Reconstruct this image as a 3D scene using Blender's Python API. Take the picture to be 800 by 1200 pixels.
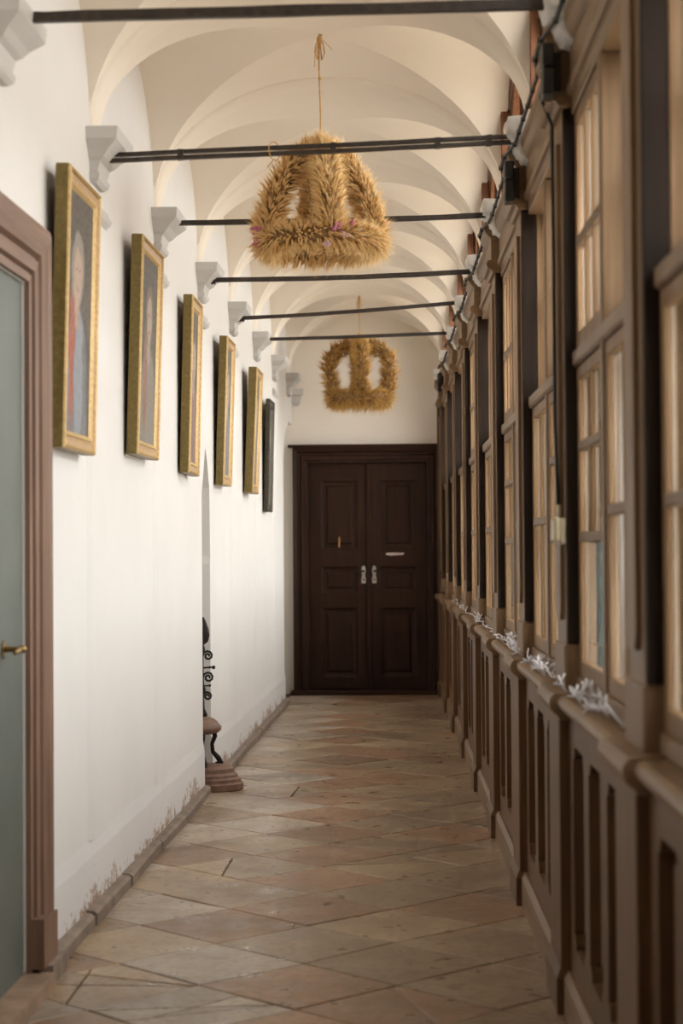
import bpy, bmesh, math, random
from mathutils import Vector, Matrix
from mathutils.geometry import tessellate_polygon

for o in list(bpy.data.objects):
    bpy.data.objects.remove(o, do_unlink=True)
scene = bpy.context.scene
COL = scene.collection
R = math.radians
random.seed(11)

# ------------------------------------------------------------------ camera
cam_d = bpy.data.cameras.new('camera')
cam = bpy.data.objects.new('camera', cam_d)
COL.objects.link(cam)
cam_d.sensor_fit = 'VERTICAL'
cam_d.sensor_height = 36.0
cam_d.lens = 61.5
cam_d.clip_start = 0.05
cam_d.clip_end = 300
cam.matrix_world = (Matrix.Translation((0, 0, 1.55)) @ Matrix.Rotation(R(1.34), 4, 'Z')
                    @ Matrix.Rotation(R(90 + 1.17), 4, 'X') @ Matrix.Rotation(R(-0.4), 4, 'Z'))
cam_d.dof.use_dof = True
cam_d.dof.focus_distance = 10.5
cam_d.dof.aperture_fstop = 2.8
scene.camera = cam

# ------------------------------------------------------------------ sky, exposure
world = bpy.data.worlds.new('overcast_sky')
scene.world = world
world.use_nodes = True
_bg = world.node_tree.nodes['Background']
_bg.inputs[0].default_value = (1.0, 0.998, 0.99, 1)
_bg.inputs[1].default_value = 5.0
scene.view_settings.view_transform = 'Standard'
scene.view_settings.look = 'None'
scene.view_settings.gamma = 1.0
scene.view_settings.use_curve_mapping = False
scene.view_settings.exposure = 0.75
scene.cycles.max_bounces = 14
scene.cycles.diffuse_bounces = 8
scene.cycles.transparent_max_bounces = 16
scene.cycles.sample_clamp_indirect = 6.0

# ------------------------------------------------------------------ layout numbers (metres; Y runs down the corridor)
S = 1.76                      # bay length
Y_END = 18.60                 # far wall
Y_BACK = -1.0
XR = 0.66                     # inner plane of the lunettes over the windows
ZS = 3.33                     # springing of the vault
RISE = 0.70
def LX(y): return -1.423 + 0.0252 * y      # plaster face of the long white wall
def YP(i): return 6.03 + S * i             # window posts
def YR(i): return 5.75 + S * i             # tie rods / capitals

# light portals in the window openings (guide sampling only, they emit nothing)
def portal(x, y0, y1, z0, z1):
    d = bpy.data.lights.new('window_portal', 'AREA')
    d.shape = 'RECTANGLE'; d.size = y1 - y0; d.size_y = z1 - z0
    d.cycles.is_portal = True
    o = bpy.data.objects.new('window_portal', d)
    COL.objects.link(o)
    # local -Z faces -X (into the corridor), local X along world Y
    o.matrix_world = Matrix(((0, 0, 1, x), (1, 0, 0, (y0 + y1) / 2), (0, 1, 0, (z0 + z1) / 2), (0, 0, 0, 1)))
portal(0.93, 2.45, 18.5, 1.05, 4.1)

# ------------------------------------------------------------------ mesh helpers
class MB:
    def __init__(self): self.bm = bmesh.new()
    def box(self, x0, x1, y0, y1, z0, z1, bev=0.0):
        tmp = bmesh.new()
        bmesh.ops.create_cube(tmp, size=1.0)
        for v in tmp.verts:
            v.co = Vector(((x0 + x1) / 2 + v.co.x * (x1 - x0), (y0 + y1) / 2 + v.co.y * (y1 - y0), (z0 + z1) / 2 + v.co.z * (z1 - z0)))
        if bev > 0:
            bmesh.ops.bevel(tmp, geom=list(tmp.edges), offset=bev, segments=1, affect='EDGES')
        self.join(tmp); return self
    def join(self, tmp, mat=None):
        m = {}
        for v in tmp.verts:
            m[v] = self.bm.verts.new(mat @ v.co if mat else v.co)
        for f in tmp.faces:
            try:
                nf = self.bm.faces.new([m[v] for v in f.verts]); nf.smooth = f.smooth
            except ValueError: pass
        tmp.free()
    def poly(self, verts, faces, smooth=False):
        vs = [self.bm.verts.new(v) for v in verts]
        for f in faces:
            try:
                nf = self.bm.faces.new([vs[i] for i in f]); nf.smooth = smooth
            except ValueError: pass
        return self
    def prism(self, pts, fn0, fn1):
        """closed outline pts (a,b) swept from fn0(a,b) to fn1(a,b)"""
        n = len(pts)
        vs = [fn0(a, b) for a, b in pts] + [fn1(a, b) for a, b in pts]
        fs = [[i, (i + 1) % n, n + (i + 1) % n, n + i] for i in range(n)]
        tri = tessellate_polygon([[Vector((a, b, 0)) for a, b in pts]])
        for t in tri:
            fs.append(list(t)); fs.append([n + k for k in reversed(t)])
        return self.poly(vs, fs)
    def prism_y(self, pts, y0, y1):
        return self.prism(pts, lambda a, b: (a, y0, b), lambda a, b: (a, y1, b))
    def plate(self, outline, holes, fn, w0, w1):
        """flat plate with holes: fn(u,v,w)->xyz"""
        loops = [outline] + holes
        flat = [p for l in loops for p in l]
        n = len(flat)
        vs = [fn(u, v, w0) for u, v in flat] + [fn(u, v, w1) for u, v in flat]
        fs = []
        for t in tessellate_polygon([[Vector((u, v, 0)) for u, v in l] for l in loops]):
            fs.append(list(t)); fs.append([n + k for k in reversed(t)])
        base = 0
        for l in loops:
            m = len(l)
            for i in range(m):
                a, b = base + i, base + (i + 1) % m
                fs.append([a, b, n + b, n + a])
            base += m
        return self.poly(vs, fs)
    def tube(self, pts, r, seg=6, cap=True):
        pts = [Vector(p) for p in pts]
        rs = r if isinstance(r, (list, tuple)) else [r] * len(pts)
        rings = []; up = None
        for i, p in enumerate(pts):
            t = (pts[min(i + 1, len(pts) - 1)] - pts[max(i - 1, 0)])
            if t.length < 1e-9: t = Vector((0, 0, 1))
            t.normalize()
            if up is None:
                up = t.orthogonal().normalized()
            else:
                up = (up - t * up.dot(t))
                up = up.normalized() if up.length > 1e-6 else t.orthogonal().normalized()
            sd = t.cross(up)
            rings.append([self.bm.verts.new(p + (up * math.cos(2 * math.pi * k / seg) + sd * math.sin(2 * math.pi * k / seg)) * rs[i]) for k in range(seg)])
        for a, b in zip(rings, rings[1:]):
            for k in range(seg):
                f = self.bm.faces.new([a[k], a[(k + 1) % seg], b[(k + 1) % seg], b[k]]); f.smooth = True
        if cap:
            self.bm.faces.new(rings[0][::-1]); self.bm.faces.new(rings[-1])
        return self
    def lathe(self, prof, c=(0, 0, 0), seg=24, smooth=True, sx=1, sy=1):
        rings = []
        for r, z in prof:
            rings.append([self.bm.verts.new((c[0] + sx * r * math.cos(2 * math.pi * k / seg), c[1] + sy * r * math.sin(2 * math.pi * k / seg), c[2] + z)) for k in range(seg)])
        for a, b in zip(rings, rings[1:]):
            for k in range(seg):
                f = self.bm.faces.new([a[k], a[(k + 1) % seg], b[(k + 1) % seg], b[k]]); f.smooth = smooth
        self.bm.faces.new(rings[0][::-1]); self.bm.faces.new(rings[-1])
        return self
    def ball(self, c, r, seg=10):
        tmp = bmesh.new(); bmesh.ops.create_icosphere(tmp, subdivisions=2, radius=1.0)
        rr = r if isinstance(r, (list, tuple)) else (r, r, r)
        for v in tmp.verts: v.co = Vector((c[0] + v.co.x * rr[0], c[1] + v.co.y * rr[1], c[2] + v.co.z * rr[2]))
        for f in tmp.faces: f.smooth = True
        self.join(tmp); return self
    def mesh(self, name, mat):
        bmesh.ops.recalc_face_normals(self.bm, faces=list(self.bm.faces))
        me = bpy.data.meshes.new(name); self.bm.to_mesh(me); self.bm.free()
        if mat: me.materials.append(mat)
        return me
    def build(self, name, mat, parent=None):
        return link(name, self.mesh(name, mat), parent)

def link(name, me, parent=None, loc=None):
    o = bpy.data.objects.new(name, me)
    COL.objects.link(o)
    if parent is not None: o.parent = parent
    if loc is not None: o.location = loc
    return o
def empty(name, loc=(0, 0, 0), rz=0.0):
    o = bpy.data.objects.new(name, None); COL.objects.link(o)
    o.location = loc; o.rotation_euler = (0, 0, rz); o.empty_display_size = 0.1
    return o
def tag(o, label, cat, group=None, kind=None):
    o['label'] = label; o['category'] = cat
    if group: o['group'] = group
    if kind: o['kind'] = kind
    return o
def struct(o, label, cat='structure'):
    o['kind'] = 'structure'; o['label'] = label; o['category'] = cat
    return o
def shade_by_angle(me, deg=35):
    bm = bmesh.new(); bm.from_mesh(me)
    for f in bm.faces: f.smooth = True
    for e in bm.edges:
        if len(e.link_faces) == 2 and e.calc_face_angle(0) > R(deg): e.smooth = False
    bm.to_mesh(me); bm.free()

# ------------------------------------------------------------------ materials
class NT:
    def __init__(self, name):
        self.m = bpy.data.materials.new(name); self.m.use_nodes = True
        self.t = self.m.node_tree; self.n = self.t.nodes
        self.b = self.n['Principled BSDF']
    def add(self, ty, **kw):
        n = self.n.new(ty)
        for k, v in kw.items():
            if k.startswith('i_'):
                key = k[2:]; key = int(key) if key.isdigit() else key.replace('_', ' ')
                n.inputs[key].default_value = v
            else: setattr(n, k, v)
        return n
    def l(self, a, b): self.t.links.new(a, b)
    def coords(self, kind='Object', scale=(1, 1, 1), loc=(0, 0, 0)):
        c = self.add('ShaderNodeTexCoord'); mp = self.add('ShaderNodeMapping')
        mp.inputs['Scale'].default_value = scale; mp.inputs['Location'].default_value = loc
        self.l(c.outputs[kind], mp.inputs[0]); return mp.outputs[0]
    def world(self, scale=(1, 1, 1)):
        g = self.add('ShaderNodeNewGeometry'); mp = self.add('ShaderNodeMapping'); mp.inputs['Scale'].default_value = scale
        self.l(g.outputs['Position'], mp.inputs[0]); return mp.outputs[0]
    def noise(self, vec, scale, detail=5, rough=0.55):
        n = self.add('ShaderNodeTexNoise'); n.inputs['Scale'].default_value = scale
        n.inputs['Detail'].default_value = detail; n.inputs['Roughness'].default_value = rough
        self.l(vec, n.inputs['Vector']); return n.outputs['Fac']
    def ramp(self, fac, stops):
        r = self.add('ShaderNodeValToRGB'); e = r.color_ramp.elements
        while len(e) < len(stops): e.new(0.5)
        for k, (p, c) in enumerate(stops):
            e[k].position = p; e[k].color = (*c, 1) if len(c) == 3 else c
        self.l(fac, r.inputs[0]); return r.outputs[0]
    def mix(self, fac, a, b, mode='MIX'):
        m = self.add('ShaderNodeMix', data_type='RGBA', blend_type=mode)
        for s, k in ((fac, 0), (a, 6), (b, 7)):
            if hasattr(s, 'links') or hasattr(s, 'is_linked'): self.l(s, m.inputs[k])
            else: m.inputs[k].default_value = s if not isinstance(s, tuple) else ((*s, 1) if len(s) == 3 else s)
        return m.outputs[2]
    def math(self, op, a, b=None, clamp=False):
        m = self.add('ShaderNodeMath', operation=op, use_clamp=clamp)
        for s, k in ((a, 0), (b, 1)):
            if s is None: continue
            if hasattr(s, 'is_linked'): self.l(s, m.inputs[k])
            else: m.inputs[k].default_value = s
        return m.outputs[0]
    def bump(self, h, strength=0.2, dist=0.01):
        b = self.add('ShaderNodeBump'); b.inputs['Strength'].default_value = strength; b.inputs['Distance'].default_value = dist
        self.l(h, b.inputs['Height']); self.l(b.outputs[0], self.b.inputs['Normal'])
    def col(self, c):
        if hasattr(c, 'is_linked'): self.l(c, self.b.inputs['Base Color'])
        else: self.b.inputs['Base Color'].default_value = (*c, 1)
    def rough(self, r):
        if hasattr(r, 'is_linked'): self.l(r, self.b.inputs['Roughness'])
        else: self.b.inputs['Roughness'].default_value = r

def wood(name, dark, mid, light, axis=2, rough=0.5, wear=0.12, wearcol=None, grain=30, spec=0.18):
    t = NT(name)
    sc = [grain, grain, grain]; sc[axis] = grain * 0.06
    v = t.world(tuple(sc)); w = t.world((1, 1, 1))
    g = t.noise(v, 1.0, 6, 0.6); big = t.noise(w, 2.2, 3)
    c = t.ramp(g, [(0.25, dark), (0.52, mid), (0.8, light)])
    c = t.mix(t.ramp(big, [(0.3, (0, 0, 0)), (0.75, (0.35, 0.35, 0.35))]), c, tuple(x * 0.62 for x in mid))
    if wear > 0:
        sp = t.noise(w, 38, 4, 0.7)
        m = t.ramp(sp, [(0.70, (0, 0, 0)), (0.74, (wear * 6,) * 3)])
        c = t.mix(m, c, wearcol or tuple(min(1, x * 1.8 + 0.05) for x in light))
    t.col(c); t.rough(rough); t.bump(g, 0.18, 0.004); t.b.inputs['Specular IOR Level'].default_value = spec
    return t.m

def plaster(name, base, tint, flake=False, rough=0.85):
    t = NT(name)
    w = t.world()
    a = t.noise(w, 1.3, 5, 0.6); b = t.noise(w, 14, 5, 0.6)
    c = t.ramp(a, [(0.3, tint), (0.7, base)])
    c = t.mix(t.ramp(b, [(0.60, (0, 0, 0)), (0.85, (0.25,) * 3)]), c, tuple(x * 0.9 for x in tint))
    if flake:
        sep = t.add('ShaderNodeSeparateXYZ'); t.l(w, sep.inputs[0])
        # flaked paint low on the wall where damp rises
        band = t.add('ShaderNodeMapRange'); band.inputs[1].default_value = 0.04; band.inputs[2].default_value = 0.27
        band.inputs[3].default_value = 0.12; band.inputs[4].default_value = -0.12
        t.l(sep.outputs[2], band.inputs[0])
        n2 = t.math('ADD', t.math('MULTIPLY', t.noise(w, 22, 9, 0.75), 0.6), t.math('MULTIPLY', t.noise(w, 2.6, 3), 0.42))
        f = t.math('ADD', n2, band.outputs[0])
        m = t.ramp(f, [(0.585, (0, 0, 0)), (0.60, (1, 1, 1))])
        under = t.ramp(t.noise(w, 40, 4), [(0.35, (0.30, 0.19, 0.13)), (0.65, (0.50, 0.40, 0.32))])
        c = t.mix(m, c, under)
    t.col(c); t.rough(rough)
    h = t.math('ADD', t.math('MULTIPLY', t.noise(w, 3.0, 3), 3.0), t.math('MULTIPLY', b, 0.35))
    t.bump(h, 0.16, 0.012)
    return t.m

def plain(name, c, rough=0.6, metal=0.0, var=0.15, scale=25, bump=0.1):
    t = NT(name); w = t.coords('Object')
    n = t.noise(w, scale, 5)
    t.col(t.ramp(n, [(0.3, tuple(x * (1 - var) for x in c)), (0.7, tuple(min(1, x * (1 + var)) for x in c))]))
    t.rough(rough); t.b.inputs['Metallic'].default_value = metal
    if bump: t.bump(n, bump, 0.004)
    return t.m

M = {}
M['wall'] = plaster('white_limewash', (0.79, 0.78, 0.77), (0.75, 0.74, 0.73), flake=True)
M['plinth'] = plaster('pale_grey_limewash', (0.77, 0.76, 0.765), (0.72, 0.715, 0.72), flake=True)
M['vault'] = plaster('cream_limewash', (0.89, 0.82, 0.72), (0.85, 0.77, 0.665))
M['endwall'] = plaster('cream_white_limewash', (0.90, 0.855, 0.78), (0.86, 0.80, 0.72))
M['capital'] = plaster('grey_painted_stucco', (0.62, 0.61, 0.595), (0.55, 0.54, 0.53))
M['capital_r'] = plaster('white_lumpy_plaster', (0.76, 0.74, 0.70), (0.66, 0.63, 0.58))
M['paintwood'] = wood('taupe_painted_wood', (0.175, 0.106, 0.058), (0.25, 0.160, 0.092), (0.32, 0.218, 0.132), 2, 0.42, 0.06)
M['paintwood_y'] = wood('taupe_painted_rail', (0.175, 0.107, 0.058), (0.25, 0.160, 0.092), (0.32, 0.218, 0.132), 1, 0.40, 0.10)
M['panelwood'] = wood('brown_wainscot_wood', (0.105, 0.055, 0.028), (0.155, 0.086, 0.046), (0.21, 0.125, 0.071), 2, 0.40, 0.04)
M['sashwood'] = wood('worn_tan_sash_wood', (0.17, 0.092, 0.042), (0.28, 0.175, 0.094), (0.42, 0.295, 0.18), 2, 0.5, 0.14, (0.6, 0.5, 0.38))
M['lit_putty'] = wood('pale_putty_daylit_side', (0.55, 0.46, 0.36), (0.72, 0.65, 0.56), (0.82, 0.77, 0.70), 2, 0.7, 0.06)  # pale putty tone also puts daylight on the bar sides into the colour
M['sashwood_y'] = wood('worn_tan_bar_wood', (0.17, 0.11, 0.068), (0.26, 0.18, 0.115), (0.34, 0.25, 0.17), 1, 0.5, 0.14, (0.7, 0.63, 0.5))
M['shadejamb'] = wood('shade_toned_jamb', (0.014, 0.008, 0.005), (0.022, 0.013, 0.008), (0.038, 0.022, 0.013), 2, 0.6, 0.03, (0.16, 0.1, 0.06))  # near-black colour puts the shade of the post sides into the jambs
M['redwood'] = wood('red_brown_lunette_wood', (0.11, 0.045, 0.02), (0.18, 0.075, 0.034), (0.25, 0.115, 0.055), 2, 0.5, 0.06)
M['peach'] = wood('bare_pine_board', (0.80, 0.57, 0.41), (0.86, 0.65, 0.48), (0.90, 0.72, 0.55), 2, 0.6, 0.0)
M['tealboard'] = plain('plain_teal', (0.16, 0.27, 0.30), 0.6, 0, 0.12)
M['doorwood'] = wood('dark_walnut_door', (0.020, 0.009, 0.005), (0.036, 0.0155, 0.0085), (0.056, 0.026, 0.014), 2, 0.55, 0.05, (0.20, 0.11, 0.05), 22)
M['doorwood_x'] = wood('dark_walnut_lintel', (0.020, 0.009, 0.005), (0.036, 0.0155, 0.0085), (0.056, 0.026, 0.014), 0, 0.42, 0.06, (0.25, 0.15, 0.08), 22)
M['casing'] = wood('pink_brown_door_casing', (0.17, 0.10, 0.070), (0.235, 0.145, 0.102), (0.31, 0.205, 0.15), 2, 0.45, 0.06, (0.7, 0.62, 0.55))
M['casing_y'] = wood('pink_brown_door_head', (0.19, 0.12, 0.09), (0.26, 0.17, 0.13), (0.34, 0.235, 0.185), 1, 0.45, 0.05, (0.7, 0.62, 0.55))
M['tealdoor'] = plain('teal_grey_door_paint', (0.13, 0.15, 0.137), 0.45, 0, 0.10, 4, 0.05)
M['iron'] = plain('blackened_iron', (0.030, 0.024, 0.020), 0.5, 0.5, 0.4, 60, 0.25)
M['rodiron'] = plain('painted_tie_iron', (0.042, 0.032, 0.025), 0.42, 0.25, 0.4, 40, 0.2)
M['blackplastic'] = plain('black_plastic', (0.012, 0.012, 0.011), 0.45, 0, 0.2)
M['brass'] = plain('aged_brass', (0.34, 0.23, 0.10), 0.4, 0.9, 0.2)
M['steel'] = plain('worn_nickel', (0.62, 0.58, 0.54), 0.3, 0.9, 0.2)
M['creamplastic'] = plain('cream_plastic', (0.62, 0.55, 0.40), 0.45, 0, 0.06)
M['whiteplastic'] = plain('white_plastic', (0.80, 0.80, 0.86), 0.35, 0, 0.04)
M['pink'] = plain('dried_pink_petals', (0.62, 0.20, 0.34), 0.8, 0, 0.3, 60)
M['lilac'] = plain('dried_lilac_petals', (0.66, 0.46, 0.52), 0.8, 0, 0.3, 60)
M['redstone'] = plain('turned_red_brown_wood', (0.20, 0.115, 0.08), 0.55, 0, 0.35, 18, 0.2)
M['skirt'] = plain('grey_brown_skirting_stone', (0.24, 0.19, 0.155), 0.7, 0, 0.3, 9, 0.3)
M['sillstone'] = plain('worn_threshold', (0.34, 0.235, 0.165), 0.6, 0, 0.3, 9, 0.3)
M['mortar'] = plain('dark_joint_dirt', (0.055, 0.042, 0.032), 0.9, 0, 0.3, 20, 0.3)
M['courtyard'] = plain('pale_courtyard_paving', (0.42, 0.37, 0.30), 0.9, 0, 0.15, 0.4, 0)
M['leakblock'] = plain('leak_block_slab', (0.25, 0.22, 0.2), 0.9, 0, 0.1, 2, 0)

def straw_mat(name, a, b, c):
    t = NT(name)
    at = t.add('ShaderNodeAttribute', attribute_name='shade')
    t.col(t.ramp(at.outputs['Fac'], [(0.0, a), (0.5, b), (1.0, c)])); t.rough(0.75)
    t.b.inputs['Subsurface Weight'].default_value = 0.0
    return t.m
M['straw'] = straw_mat('golden_straw', (0.46, 0.25, 0.075), (0.82, 0.54, 0.22), (0.93, 0.73, 0.40))
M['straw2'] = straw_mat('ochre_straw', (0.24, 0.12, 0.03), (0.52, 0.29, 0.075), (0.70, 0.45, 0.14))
M['strawbase'] = plain('brown_straw_core', (0.26, 0.15, 0.06), 0.9, 0, 0.3, 40)
M['twine'] = plain('straw_twine', (0.62, 0.36, 0.11), 0.8, 0, 0.3, 80)

def glass():
    t = NT('old_window_glass'); n = t.n; n.remove(t.b)
    out = n['Material Output']
    tr = t.add('ShaderNodeBsdfTransparent'); tr.inputs[0].default_value = (0.965, 0.96, 0.945, 1)
    gl = t.add('ShaderNodeBsdfGlossy'); gl.inputs['Roughness'].default_value = 0.03
    lwt = t.add('ShaderNodeLayerWeight'); lwt.inputs[0].default_value = 0.5
    fac = t.math('ADD', t.math('MULTIPLY', t.math('POWER', lwt.outputs['Facing'], 5.0), 0.96), 0.04)
    bp = t.add('ShaderNodeBump'); bp.inputs['Strength'].default_value = 0.05; bp.inputs['Distance'].default_value = 0.01
    t.l(t.noise(t.world(), 6, 2), bp.inputs['Height']); t.l(bp.outputs[0], gl.inputs['Normal'])
    mx = t.add('ShaderNodeMixShader'); t.l(fac, mx.inputs[0]); t.l(tr.outputs[0], mx.inputs[1]); t.l(gl.outputs[0], mx.inputs[2])
    t.l(mx.outputs[0], out.inputs[0])
    return t.m
M['glass'] = glass()

def gold(name, a, b, c):
    t = NT(name); w = t.world()
    n = t.noise(w, 55, 6, 0.7)
    t.col(t.ramp(n, [(0.3, a), (0.55, b), (0.75, c)])); t.rough(0.42); t.b.inputs['Metallic'].default_value = 0.35
    t.bump(t.noise(w, 90, 3), 0.2, 0.003)
    return t.m
M['gold'] = gold('worn_gilding', (0.46, 0.30, 0.11), (0.60, 0.42, 0.18), (0.70, 0.53, 0.28))
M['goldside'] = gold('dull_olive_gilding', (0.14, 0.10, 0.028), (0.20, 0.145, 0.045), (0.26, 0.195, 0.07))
M['goldwood'] = gold('gilded_brown_frieze', (0.36, 0.22, 0.10), (0.52, 0.34, 0.17), (0.62, 0.44, 0.25))
M['oldframe'] = gold('blackened_frame', (0.03, 0.025, 0.016), (0.06, 0.05, 0.03), (0.16, 0.13, 0.07))
M['canvasback'] = plain('brown_backboard', (0.12, 0.08, 0.05), 0.9)

def portrait(name, bg, face, robe, sash_c, hair, dx=0.0, blue=None):
    """loosely brushed half-length portrait: u along Y, v along Z in object space, canvas centred"""
    t = NT(name); c = t.add('ShaderNodeTexCoord'); sep = t.add('ShaderNodeSeparateXYZ'); t.l(c.outputs['Object'], sep.inputs[0])
    u, v = sep.outputs[1], sep.outputs[2]
    nz = t.noise(c.outputs['Object'], 9, 5); nf = t.noise(c.outputs['Object'], 45, 4)
    wob = t.math('MULTIPLY', t.math('SUBTRACT', nz, 0.5), 0.10)
    def ell(cu, cv, ru, rv, soft=0.12):
        a = t.math('DIVIDE', t.math('ADD', t.math('SUBTRACT', u, cu), wob), ru)
        b = t.math('DIVIDE', t.math('ADD', t.math('SUBTRACT', v, cv), wob), rv)
        d = t.math('ADD', t.math('MULTIPLY', a, a), t.math('MULTIPLY', b, b))
        mr = t.add('ShaderNodeMapRange'); mr.inputs[1].default_value = 1 + soft; mr.inputs[2].default_value = 1 - soft
        t.l(d, mr.inputs[0]); return mr.outputs[0]
    col = t.ramp(nz, [(0.3, tuple(x * 0.5 for x in bg)), (0.7, tuple(x * 0.95 for x in bg))])
    col = t.mix(ell(dx, -0.42, 0.23, 0.46), col, robe)
    if blue: col = t.mix(ell(dx + 0.05, -0.26, 0.09, 0.26), col, blue)
    col = t.mix(ell(dx - 0.09, -0.15, 0.05, 0.28, 0.4), col, sash_c)
    col = t.mix(ell(dx, 0.17, 0.115, 0.15), col, hair)
    col = t.mix(ell(dx, 0.02, 0.04, 0.10), col, tuple(x * 0.85 for x in face))
    col = t.mix(ell(dx, 0.15, 0.075, 0.115), col, face)
    col = t.mix(ell(dx - 0.03, 0.165, 0.014, 0.008, 0.4), col, tuple(x * 0.55 for x in face))
    col = t.mix(ell(dx + 0.03, 0.165, 0.014, 0.008, 0.4), col, tuple(x * 0.55 for x in face))
    col = t.mix(ell(dx, 0.09, 0.025, 0.008, 0.4), col, tuple(x * 0.6 for x in face))
    col = t.mix(0.22, col, t.ramp(nf, [(0.3, (0.06, 0.05, 0.04)), (0.7, (0.4, 0.36, 0.3))]))
    t.col(col); t.rough(0.6); t.b.inputs['Specular IOR Level'].default_value = 0.2
    return t.m

def tile_mat(name, a, b, c):
    t = NT(name); w = t.world(); oi = t.add('ShaderNodeObjectInfo')
    n = t.noise(w, 3.5, 6, 0.6); f = t.noise(w, 26, 6, 0.7)
    col = t.ramp(n, [(0.25, a), (0.5, b), (0.78, c)])
    col = t.mix(t.ramp(f, [(0.48, (0, 0, 0)), (0.70, (0.75,) * 3)]), col, tuple(x * 0.5 for x in a))
    sp = t.noise(w, 75, 4, 0.7); col = t.mix(t.ramp(sp, [(0.62, (0, 0, 0)), (0.72, (0.55,) * 3)]), col, tuple(min(1, x * 1.45) for x in c))
    col = t.mix(t.ramp(t.noise(w, 1.7, 8, 0.68), [(0.42, (0, 0, 0)), (0.62, (0.62,) * 3)]), col, (0.20, 0.135, 0.085))
    hsv = t.add('ShaderNodeHueSaturation'); t.l(col, hsv.inputs['Color'])
    t.l(t.math('ADD', t.math('MULTIPLY', oi.outputs['Random'], 0.36), 0.80), hsv.inputs['Value'])
    t.col(hsv.outputs[0])
    t.l(t.ramp(t.noise(w, 7, 4), [(0.3, (0.24,) * 3), (0.7, (0.50,) * 3)]), t.b.inputs['Roughness'])
    h = t.math('ADD', t.noise(w, 9, 4), t.math('MULTIPLY', f, 0.4)); t.bump(h, 0.25, 0.006)
    return t.m
M['tile_beige'] = tile_mat('worn_beige_stone', (0.28, 0.195, 0.115), (0.39, 0.29, 0.185), (0.48, 0.375, 0.255))
M['tile_pale'] = tile_mat('pale_grey_stone', (0.35, 0.275, 0.20), (0.46, 0.385, 0.30), (0.56, 0.485, 0.395))
M['tile_red'] = tile_mat('worn_red_stone', (0.24, 0.135, 0.075), (0.345, 0.205, 0.12), (0.43, 0.285, 0.18))

# ------------------------------------------------------------------ outside ground
g = MB().box(1.1, 60, -40, 60, -3.2, -3.0).build('ground', M['courtyard'])
struct(g, 'pale paved courtyard ground outside the windows', 'ground')

# ------------------------------------------------------------------ floor
floor = MB().box(-2.0, 1.0, Y_BACK, Y_END + 0.3, -0.20, -0.012).build('floor', M['mortar'])
struct(floor, 'corridor floor of worn diagonal stone tiles with dark joints', 'floor')
DX, DY = 0.352, 0.330
TX0, TY0 = -0.663, 6.56
def clip(poly, a, b, c):          # keep a*x+b*y+c >= 0
    out = []
    for i in range(len(poly)):
        p, q = poly[i], poly[(i + 1) % len(poly)]
        dp = a * p[0] + b * p[1] + c; dq = a * q[0] + b * q[1] + c
        if dp >= 0: out.append(p)
        if dp * dq < 0:
            s = dp / (dp - dq); out.append((p[0] + s * (q[0] - p[0]), p[1] + s * (q[1] - p[1])))
    return out
def shrink(poly, d):
    n = len(poly); area = sum(poly[i][0] * poly[(i + 1) % n][1] - poly[(i + 1) % n][0] * poly[i][1] for i in range(n))
    if area < 0: poly = poly[::-1]
    out = poly
    for i in range(n):
        p, q = poly[i], poly[(i + 1) % n]
        ex, ey = q[0] - p[0], q[1] - p[1]; L = math.hypot(ex, ey)
        if L < 1e-6: continue
        nx, ny = -ey / L, ex / L
        out = clip(out, nx, ny, -(nx * p[0] + ny * p[1]) - d)
        if len(out) < 3: return []
    return out
def add_tile(poly, mat, rng):
    poly = [p for k, p in enumerate(poly) if math.hypot(p[0] - poly[k - 1][0], p[1] - poly[k - 1][1]) > 0.004]
    if len(poly) < 3: return
    top = shrink(poly, 0.004)
    if len(top) < 3: return
    a = abs(sum(top[i][0] * top[(i + 1) % len(top)][1] - top[(i + 1) % len(top)][0] * top[i][1] for i in range(len(top)))) / 2
    if a < 0.0004: return
    cx = sum(p[0] for p in top) / len(top); cy = sum(p[1] for p in top) / len(top)
    sx, sy, dz = rng.uniform(-.004, .004), rng.uniform(-.004, .004), rng.uniform(-.0015, .0015)
    Z = lambda p: dz + sx * (p[0] - cx) + sy * (p[1] - cy)
    low = shrink(poly, 0.0005) or top
    mb = MB(); n = len(top)
    if len(low) == n:
        vs = [(p[0], p[1], -0.03) for p in low] + [(p[0], p[1], Z(p) - 0.004) for p in low] + [(p[0], p[1], Z(p)) for p in top]
        fs = [[n + i, n + (i + 1) % n, 2 * n + (i + 1) % n, 2 * n + i] for i in range(n)] + [[i, (i + 1) % n, n + (i + 1) % n, n + i] for i in range(n)] + [list(range(2 * n, 3 * n))]
    else:
        vs = [(p[0], p[1], -0.03) for p in top] + [(p[0], p[1], Z(p)) for p in top]
        fs = [[i, (i + 1) % n, n + (i + 1) % n, n + i] for i in range(n)] + [list(range(n, 2 * n))]
    mb.poly(vs, fs); mb.build('tile', mat, floor)
def jit(i, j):     # shared lattice corners wander a little so that joints stay joints
    r = random.Random(i * 7919 + j * 104729 + 5)
    return (r.uniform(-.012, .012), r.uniform(-.014, .014))
def lat(i, j):
    a, b = jit(i, j); return (TX0 + i * DX + a, TY0 + j * DY + b)
rt = random.Random(4)
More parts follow.
